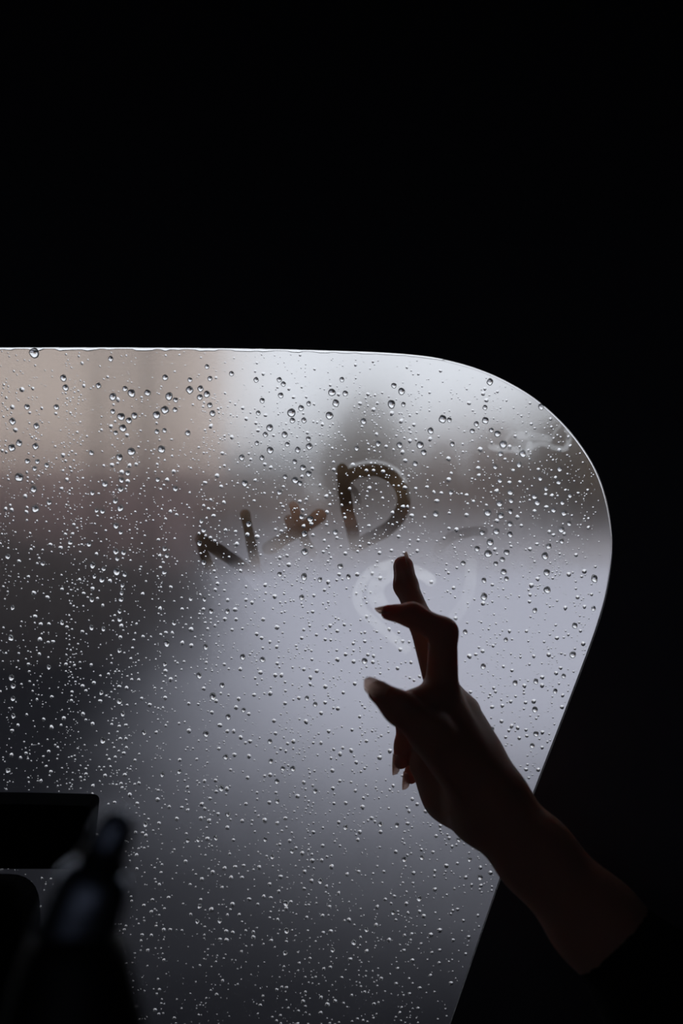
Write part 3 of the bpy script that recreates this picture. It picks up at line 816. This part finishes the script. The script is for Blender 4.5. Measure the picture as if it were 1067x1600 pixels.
# drops read off the photograph, tile by tile: tile origin, then x, y, radius in tile pixels (4.446 per photo pixel)
TILES = [
 (0, 540, 4.446, [(237,52,36),(768,92,20),(440,226,24),(455,293,23),(683,278,20),(783,356,27),(818,376,17),(913,331,28),(868,300,19),(1024,328,22),(391,428,20),(187,426,20),(85,428,17),(86,526,25),(252,559,22),(840,494,27),(895,521,22),(933,487,23),(853,574,26),(783,458,18),(803,607,17),(881,623,16),(770,562,16),(132,677,24),(246,700,23),(81,710,26),(190,803,19),(259,806,18),(240,855,18),(132,916,31),(233,998,25),(324,832,18),(437,762,16),(634,745,19),(912,737,28),(828,776,25),(777,831,17),(886,886,20),(845,881,17),(842,934,21),(886,944,16),(838,997,22),(728,962,23),(641,1023,19),(463,933,15),(426,995,15),(899,834,17),(945,826,15),(152,306,17),(106,587,16),(174,1048,16),(107,30,5)]),
 (240, 540, 4.446, [(107,353,28),(250,308,27),(78,447,28),(20,482,27),(369,338,24),(325,299,22),(321,359,21),(152,378,18),(409,471,22),(390,414,19),(391,229,18),(252,238,17),(80,222,21),(54,721,27),(237,608,20),(22,598,18),(75,590,17),(397,560,16),(149,446,18),(370,147,17),(541,195,18),(712,238,19),(873,237,18),(901,267,18),(883,346,20),(754,382,19),(957,467,30),(1024,434,21),(964,520,20),(1044,519,20),(806,571,25),(910,619,23),(776,618,19),(809,727,25),(929,687,18),(1001,724,21),(752,780,19),(612,778,22),(717,678,17),(643,509,14),(543,637,16),(440,905,17),(632,956,24),(469,981,16),(150,994,20),(983,936,24),(1017,957,19),(913,912,18),(873,1020,19),(1037,849,22),(980,807,18),(93,934,17),(28,931,18),(139,876,15),(357,954,15),(727,468,17),(725,590,14),(619,433,13),(777,484,14)]),
 (480, 540, 4.446, [(171,325,26),(264,332,20),(198,400,26),(154,486,27),(391,526,22),(602,278,19),(655,318,25),(585,407,29),(668,409,17),(587,471,16),(460,444,15),(940,510,28),(987,517,18),(857,592,23),(854,650,16),(493,682,21),(343,714,18),(642,691,22),(784,690,26),(809,743,21),(750,821,20),(652,525,17),(741,550,14),(681,800,15),(713,663,15),(662,741,16),(317,828,15),(411,868,13),(527,876,15),(678,987,15),(432,991,15),(295,995,14),(981,787,16),(998,1020,18),(1008,685,18),(983,932,16),(1000,889,12),(241,236,18),(367,402,15),(105,547,13),(14,700,24),(10,890,22),(8,648,18),(10,403,18),(36,855,15),(132,1048,15),(880,1020,14),(832,984,14),(931,1026,13),(422,338,14)]),
 (720, 540, 4.446, [(202,252,24),(170,520,24),(108,544,19),(168,430,18),(178,380,16),(254,613,23),(212,588,17),(295,685,27),(430,750,27),(276,752,20),(135,722,17),(80,594,18),(405,828,21),(686,857,21),(539,862,14),(552,922,19),(679,948,19),(658,920,15),(592,994,18),(511,1048,21),(344,1018,23),(338,954,17),(272,938,19),(239,843,18),(121,853,16),(758,1042,18),(633,1044,16),(410,950,14),(248,1012,16),(558,425,22),(898,806,16),(340,703,14),(57,400,15),(155,334,14),(684,728,15),(363,870,13),(40,1040,15),(815,1027,12),(590,1037,13),(726,1006,11),(125,903,14)]),
 (0, 780, 4.446, [(245,67,28),(835,62,26),(711,84,19),(800,14,20),(805,184,23),(670,78,17),(80,77,16),(182,92,16),(341,24,19),(838,230,17),(487,300,19),(617,313,19),(804,364,23),(857,370,21),(814,412,19),(349,318,15),(420,340,15),(643,459,25),(810,504,28),(865,523,19),(719,484,17),(707,560,22),(763,571,17),(655,535,18),(53,399,20),(297,447,18),(131,433,15),(850,598,18),(844,652,17),(840,696,20),(828,778,18),(831,834,20),(842,882,16),(836,962,15),(829,1052,18),(430,628,15),(234,655,17),(328,685,17),(86,754,18),(243,817,16),(429,858,18),(634,893,19),(717,902,18),(571,923,15),(74,964,23),(276,977,17),(637,700,18),(642,625,16),(580,657,15),(990,660,15),(282,871,15),(339,870,14),(669,383,15),(368,992,14),(334,996,12),(713,740,13),(993,957,14)]),
 (240, 780, 4.446, [(1050,366,25),(1045,540,25),(1047,241,23),(1029,684,20),(92,391,20),(76,344,20),(74,507,19),(347,440,19),(318,306,20),(347,214,20),(331,153,18),(660,174,21),(719,263,17),(577,313,16),(488,24,15),(416,117,16),(256,690,19),(351,694,19),(399,779,19),(512,780,19),(566,768,16),(141,860,19),(92,1000,27),(361,1027,20),(260,907,17),(262,1018,16),(44,764,17),(198,766,14),(857,892,17),(855,1027,15),(841,677,17),(939,456,16),(876,523,18),(877,408,14),(604,498,14),(652,247,16),(199,1000,16),(85,930,14),(495,834,14),(573,836,14),(761,836,14),(775,597,14),(119,614,14),(1027,123,18),(808,993,13),(1029,966,14),(514,702,14),(642,700,13),(444,588,14),(346,766,13),(116,88,15),(375,903,13)]),
 (480, 780, 4.446, [(20,138,23),(195,231,20),(230,468,20),(286,541,19),(347,523,16),(88,560,18),(145,577,16),(222,523,15),(265,378,16),(207,270,13),(138,91,15),(28,172,15),(893,103,22),(726,115,16),(900,14,17),(1037,213,17),(502,374,15),(585,357,14),(507,549,15),(665,52,15),(592,94,14),(428,309,13),(635,261,14),(262,130,13),(647,1045,17),(412,816,13),(159,880,15),(209,917,14),(400,989,13),(125,975,13),(64,943,13),(38,783,13),(320,1003,12),(862,575,15),(1031,828,15),(341,655,11),(46,670,14),(428,186,13),(592,178,10),(1017,617,13),(146,716,10),(771,287,13),(985,205,14),(39,250,14),(350,364,13),(982,514,12),(764,360,14)]),
 (720, 780, 4.446, [(204,300,26),(190,379,27),(187,95,26),(278,114,24),(269,31,24),(247,225,23),(341,173,20),(342,246,21),(350,10,21),(531,23,24),(697,213,23),(716,97,22),(644,75,20),(705,23,19),(585,395,26),(610,328,21),(600,631,25),(597,510,24),(298,506,22),(319,370,21),(288,420,19),(243,449,17),(161,678,26),(928,553,27),(792,879,21),(922,761,18),(514,774,19),(317,554,18),(161,565,19),(113,345,20),(148,234,19),(752,170,18),(701,294,17),(718,243,15),(615,229,15),(512,86,15),(594,57,16),(313,977,17),(31,923,18),(155,725,17),(490,600,17),(533,556,14),(481,348,16),(726,757,15),(668,966,15),(850,1006,15),(859,749,14),(811,683,15),(858,503,16),(481,665,14),(393,126,16),(344,86,19),(456,918,13),(831,917,13),(40,112,15),(16,446,18),(250,152,17),(421,185,13),(750,524,16),(237,350,15),(477,713,13)]),
 (0, 1020, 4.446, [(79,173,23),(91,232,20),(89,318,19),(91,439,19),(55,817,20),(83,543,15),(339,100,18),(828,338,22),(850,423,20),(714,609,24),(703,278,18),(652,212,17),(827,238,15),(879,247,16),(696,338,15),(643,497,17),(576,429,17),(443,457,17),(357,521,17),(303,465,14),(1000,555,18),(1040,364,15),(867,850,15),(902,990,17),(645,928,16),(800,728,14),(338,688,15),(730,856,14),(597,845,14),(573,234,14),(499,275,14),(828,513,13),(937,749,13),(860,699,14),(124,506,14),(874,600,14),(353,829,13),(284,892,13),(180,700,13),(796,1043,14),(965,908,13),(874,505,13),(185,432,12),(79,712,16),(359,308,13),(848,940,12),(983,320,13),(952,1050,14)]),
 (240, 1020, 4.446, [(316,159,22),(412,304,26),(476,226,19),(619,30,21),(756,48,20),(518,446,20),(364,565,22),(460,505,17),(245,544,16),(348,250,15),(78,78,19),(118,187,17),(82,129,15),(80,315,15),(501,725,20),(561,711,17),(662,721,16),(605,590,17),(556,547,15),(573,382,17),(624,399,17),(661,426,15),(591,322,15),(602,115,14),(742,138,17),(810,284,17),(836,474,14),(847,562,15),(808,617,18),(815,754,18),(898,805,18),(967,806,20),(856,894,19),(858,1032,19),(469,942,23),(509,948,17),(653,870,15),(177,826,18),(59,846,18),(181,746,14),(430,889,14),(453,668,14),(1000,998,16),(28,1022,16),(670,617,15),(810,850,17),(971,617,15),(1009,316,14),(845,157,16),(888,157,16),(491,82,14),(235,936,13),(512,547,14),(354,893,13),(804,1042,14),(244,355,14),(434,337,14),(698,294,14),(405,416,14),(641,1052,13)]),
 (400, 1020, 4.446, [(411,359,18),(354,317,18),(568,389,17),(347,480,17),(505,547,15),(678,62,15),(481,237,16),(378,174,15),(686,216,16),(376,220,14),(452,420,15),(622,12,15),(565,48,16),(817,24,14),(812,66,16),(754,58,22),(410,962,19),(534,944,15),(661,680,17),(584,705,16),(930,684,17),(859,730,17),(696,763,15),(451,628,14),(667,537,14),(623,1046,15),(290,998,16),(606,278,13),(480,347,14),(720,445,13),(422,128,14),(530,820,14),(690,960,13),(332,903,14),(541,1048,13),(767,615,13),(746,1011,13)]),
 (710, 980, 4.446, [(76,36,19),(357,89,18),(200,273,20),(104,203,17),(822,192,24),(566,377,20),(559,573,22),(567,742,20),(610,350,16),(609,407,16),(700,445,18),(758,340,17),(747,557,16),(261,709,17),(362,910,17),(416,995,18),(540,824,18),(486,409,15),(551,517,16),(655,193,15),(897,119,15),(714,76,15),(500,30,14),(439,701,15),(397,690,15),(450,773,15),(611,733,14),(494,525,14),(262,556,15),(333,547,13),(196,168,15),(327,656,14),(400,302,14),(497,990,14),(582,992,14),(706,321,14),(551,204,14),(752,476,13),(609,838,13),(273,424,13),(497,715,13),(392,518,13),(149,190,13),(422,388,20),(875,30,14)]),
 (160, 1240, 4.446, [(191,14,15),(297,214,20),(517,178,16),(393,210,14),(464,95,13),(240,80,14),(592,118,15),(592,325,17),(664,320,18),(730,317,17),(785,308,18),(871,144,19),(740,191,15),(684,174,15),(803,145,14),(690,76,15),(278,276,13),(302,294,13),(868,239,15),(971,192,15),(383,44,13),(237,430,13),(578,474,15),(766,549,17),(849,522,16),(922,512,15),(894,588,16),(691,597,14),(831,656,14),(904,772,17),(757,808,17),(674,782,18),(814,882,20),(657,888,18),(460,725,14),(340,988,15),(426,950,15),(340,824,13),(347,740,13),(862,1022,17),(817,1016,14),(860,960,15),(1019,736,15),(950,845,14),(981,503,14),(970,586,14),(203,750,12),(288,780,13),(276,984,13),(472,948,13),(1049,1002,16),(905,968,14),(614,843,13)]),
 (400, 1240, 4.446, [(206,762,24),(210,952,22),(446,608,21),(248,400,18),(111,440,18),(60,188,17),(62,318,18),(321,418,16),(22,515,16),(290,20,15),(148,53,17),(147,208,16),(204,174,15),(622,236,19),(721,269,16),(863,214,19),(979,220,18),(740,96,16),(1029,458,19),(679,1034,21),(646,881,17),(766,946,18),(952,826,18),(842,790,15),(519,960,17),(525,510,17),(391,468,16),(463,364,15),(398,270,15),(386,609,15),(106,1025,16),(925,1020,16),(834,916,15),(574,694,14),(463,851,14),(510,789,14),(151,879,15),(466,970,14),(971,406,15),(457,466,14),(623,66,15),(803,173,15),(337,545,14),(334,663,13),(158,682,15),(94,632,15),(102,727,14),(54,718,14),(171,580,15),(242,756,14),(210,800,15),(713,545,14),(632,563,14),(899,738,14),(960,716,14),(1044,768,15),(865,268,14)]),
 (560, 1240, 4.446, [(423,730,21),(564,952,17),(502,984,17),(440,445,19),(845,583,20),(771,458,17),(697,322,17),(917,552,15),(383,554,16),(530,540,13),(333,767,15),(454,853,15),(424,822,15),(610,504,16),(370,979,14),(320,988,14),(657,1020,14),(568,226,13),(518,409,13),(847,516,13),(687,487,13),(745,584,14),(408,76,14),(352,124,14),(467,125,14),(342,210,14),(531,668,14),(374,40,13),(728,884,12),(786,637,12),(650,370,13),(688,806,13),(655,815,12)]),
 (400, 1400, 2.964, [(452,216,13),(436,295,11),(354,250,12),(512,258,10),(724,300,11),(134,264,12),(330,505,11),(366,489,10),(301,472,10),(218,490,10),(299,543,10),(547,502,10),(809,181,10),(903,405,10),(807,370,9),(649,408,9),(580,384,10),(655,338,9),(685,254,9),(96,436,9),(119,424,8),(141,426,8),(616,207,9),(912,205,9),(970,270,8),(758,428,9),(443,462,8),(503,446,8),(850,252,8),(20,508,9),(848,312,8),(750,522,8),(95,580,8),(405,498,7),(344,332,8),(397,380,8),(200,312,8),(250,290,8),(711,455,8),(495,578,8)]),
]
drops = []
for ox, oy, sc_, lst in TILES:
    for dx, dy, r in lst:
        px, py, pr = ox + dx / sc_, oy + dy / sc_, r / sc_
        if all((px - a) ** 2 + (py - b) ** 2 > (0.75 * (pr + c)) ** 2 for a, b, c in drops):
            drops.append((px, py, pr))
drops = np.array(drops)
INN = shrink(EDGE, 2)
drops = drops[inside(INN, drops[:, 0], drops[:, 1])]
order = np.argsort(-drops[:, 2])
big, rest = drops[order[:300]], drops[order[300:]]

variants = []
for s in range(6):
    v, f = drop_mesh('raindrop', 100 + s, rings=5, seg=18, hr=(0.56, .62, .66, .58, .64, .54)[s], sag=(.1, .2, .05, .25, .15, .1)[s], wob=.045)
    me = bpy.data.meshes.new('raindrop'); me.from_pydata(v, [], f); me.update()
    me.polygons.foreach_set('use_smooth', [True] * len(me.polygons)); me.materials.append(M_WATER)
    variants.append(me)
# columns: right along x, up along the pane, outward
BASIS = Matrix(((1, UP[0], OUT[0], 0), (0, UP[1], OUT[1], 0), (0, UP[2], OUT[2], 0), (0, 0, 0, 1)))

def drop_label(px, py, r):
    """which drop: its size and what it sits beside"""
    sz = 'very large' if r > 5.6 else 'large' if r > 4.6 else 'mid-sized'
    if py < 556: w = 'fat raindrop hanging from the straight upper window seal'; return w, w + 's'
    if px > 690 and py < 740: w = 'raindrop below the curved window corner, around the chalky smear'
    elif px > 690 and py < 860: w = 'raindrop in front of the brown trees beside the pillar'
    elif px > 690 and py < 1010: w = 'raindrop on pale glass between forefinger and pillar'
    elif px > 690 and py < 1240: w = 'raindrop on pale glass between wrist and pillar'
    elif py > 1400: w = 'raindrop on the darkest glass near the bottom of the window'
    elif py > 1240 and px < 400: w = 'raindrop on dark glass beside the glossy lever'
    elif py > 1240: w = 'raindrop on grey glass below the hand and wrist'
    elif px > 500 and 640 < py < 870: w = 'raindrop in or beside the drawn letter D'
    elif px > 500 and py <= 640: w = 'raindrop on bright sky-backed glass above the letter D'
    elif 285 < px <= 410 and 780 < py < 930: w = 'raindrop in or beside the drawn letter N'
    elif 410 < px <= 500 and 780 < py < 900: w = 'raindrop in or beside the drawn X mark'
    elif py < 660 and px < 330: w = 'raindrop in front of the beige upper storey of the house'
    elif py < 780 and px < 330: w = 'raindrop in front of the house, level with its brick storey'
    elif py < 780: w = 'raindrop on grey glass above the letter N and X mark'
    elif px < 285 and py < 930: w = 'raindrop along the top of the dark boundary wall'
    elif px < 285: w = 'raindrop on dark brown glass above the headrest'
    elif px > 500: w = 'raindrop on pale glass between the letter D and the thumb'
    else: w = 'raindrop on grey glass under the letters N and X'
    return sz + ' ' + w, sz + ' drops: ' + w

for k, (px, py, pr) in enumerate(big):
    c = on_pane(px, py, PANE_OUT)
    R = pr * c[1] / FPX
    o = bpy.data.objects.new('raindrop', variants[k % 6]); COL.objects.link(o)
    asp = random.uniform(0.9, 1.02) if py < 900 else random.uniform(0.82, 0.98)
    lbl, grp = drop_label(px, py, pr)
    o.matrix_world = Matrix.Translation(Vector(c)) @ BASIS @ Matrix.Rotation(random.uniform(-.25, .25), 4, 'Z') @ Matrix.Diagonal((R * asp, R / asp ** .5, R, 1))
    tag(o, lbl, 'raindrop', grp)

# the fine rain: thousands of tiny drops in one object
occ = {}
def free(px, py, r, gap):
    c = 14.0
    i, j = int(px // c), int(py // c)
    for a in range(i - 1, i + 2):
        for b in range(j - 1, j + 2):
            for (qx, qy, qr) in occ.get((a, b), ()):
                if (px - qx) ** 2 + (py - qy) ** 2 < ((r + qr) * gap) ** 2: return False
    return True
def put(px, py, r):
    occ.setdefault((int(px // 14), int(py // 14)), []).append((px, py, r))
for d in drops: put(*d)
small = [tuple(d) for d in rest]
cols = rng.uniform(-20, 960, 46)
def sow(nwant, r0, r1, dens, colshare, gap=1.15, tries=12):
    got = 0
    for _ in range(nwant * tries):
        if got >= nwant: break
        px = (cols[rng.integers(len(cols))] + rng.normal(0, 5.0)) if rng.random() < colshare else rng.uniform(-30, 958)
        py = rng.uniform(548, 1640)
        if rng.random() > dens(px, py): continue
        r = r0 + (r1 - r0) * rng.random() ** 1.7
        if not free(px, py, r, gap): continue
        put(px, py, r); small.append((px, py, r)); got += 1
def d_all(px, py): return 0.35 if (py < 600 or px > 925) else 1.0
def d_tiny(px, py):
    if px > 930: return 0.12
    if py < 590: return 0.45
    if 620 < py < 930: return 1.0
    return 0.6 if py < 1250 else 0.45
sow(900, 2.0, 3.1, d_all, .4, 1.15)
sow(2500, 1.3, 2.1, d_all, .4)
sow(4600, .65, 1.45, d_tiny, .35, 1.1)
# off-picture remainder of the pane, sparser
for _ in range(500):
    small.append((rng.uniform(-1010, -35), rng.uniform(560, 1880), rng.uniform(1.5, 5)))
small = np.array(small)
small = small[inside(shrink(EDGE, 6), small[:, 0], small[:, 1])]
tv, tq = [], []
uv_, uf_ = [], []
for s in range(5):
    v, f = drop_mesh('d', 300 + s, rings=4, seg=12, hr=(.56, .62, .66, .56, .6)[s], sag=.15, wob=.06)
    tri = []
    for t in f:
        for i in range(1, len(t) - 1): tri.append((t[0], t[i], t[i + 1]))
    uv_.append(np.array(v)); uf_.append(np.array(tri))
cen = on_pane(small[:, 0], small[:, 1], PANE_OUT)
nb = 0
for k in range(len(small)):
    a = k % 5
    R = small[k, 2] * cen[k, 1] / FPX
    th = rng.uniform(-.4, .4); sx = rng.uniform(.82, 1.06); sy = rng.uniform(.9, 1.15)
    L = uv_[a] * np.array((sx, sy, 1.0)) * R
    ct, st = math.cos(th), math.sin(th)
    lx = L[:, 0] * ct - L[:, 1] * st; ly = L[:, 0] * st + L[:, 1] * ct
    tv.append(cen[k] + lx[:, None] * np.array((1, 0, 0)) + ly[:, None] * UP + L[:, 2:3] * OUT)
    tq.append(uf_[a] + nb); nb += len(L)
fine = mesh_np('fine_raindrops', np.concatenate(tv), np.concatenate(tq), M_WATER, smooth=True)
tag(fine, 'thousands of tiny raindrops speckling the whole window', 'raindrops', kind='stuff')

# water gathered along the window seal
def bead(name, pts, widths, label):
    """half-round string of water on the outer face along a photo-pixel path"""
    P = on_pane(np.array([p[0] for p in pts]), np.array([p[1] for p in pts]), PANE_OUT)
    k = 9; v, f = [], []
    for i in range(len(P)):
        a = P[max(i - 1, 0)]; b = P[min(i + 1, len(P) - 1)]
        t = (b - a) / np.linalg.norm(b - a); s = np.cross(t, OUT)
        w = widths[i] * P[i][1] / FPX
        for j in range(k):
            an = math.pi * j / (k - 1)
            v.append(P[i] + s * math.cos(an) * w + OUT * math.sin(an) * w * .75)
    for i in range(len(P) - 1):
        for j in range(k):
            f.append((i * k + j, (i + 1) * k + j, (i + 1) * k + (j + 1) % k, i * k + (j + 1) % k))
    f.append(tuple(range(k))); f.append(tuple(range((len(P) - 1) * k, len(P) * k))[::-1])
    return tag(mesh_obj(name, v, f, M_WATER, smooth=True), label, 'water')
top = np.concatenate([EDGE[-10:], EDGE[:5 * 6]])      # along the upper edge
dd = np.concatenate([[0], np.cumsum(np.linalg.norm(np.diff(top, axis=0), axis=1))])
ss = np.arange(0, dd[-1], 3.0)
tp = np.stack([np.interp(ss, dd, top[:, 0]), np.interp(ss, dd, top[:, 1])], -1)
wd = 3.2 + 3.2 * np.clip(value_noise(ss, ss * 0, 11, 21) * 1.5 - .35, 0, 1) * np.clip((720 - tp[:, 0]) / 400, .25, 1)
bead('seal_water', [(a, b - 0.6) for a, b in tp], wd, 'beaded white line of rainwater along the straight upper window seal')
rt = EDGE[5 * 6 - 1:5 * 27]
dd = np.concatenate([[0], np.cumsum(np.linalg.norm(np.diff(rt, axis=0), axis=1))])
ss = np.arange(0, dd[-1], 4.0)
rp = np.stack([np.interp(ss, dd, rt[:, 0]), np.interp(ss, dd, rt[:, 1])], -1)
bead('seal_water', shrink(rp, 0.6), 2.0 + .5 * value_noise(ss, ss * 0, 30, 22), 'thin bright water line along the curved corner and pillar edge of the window')
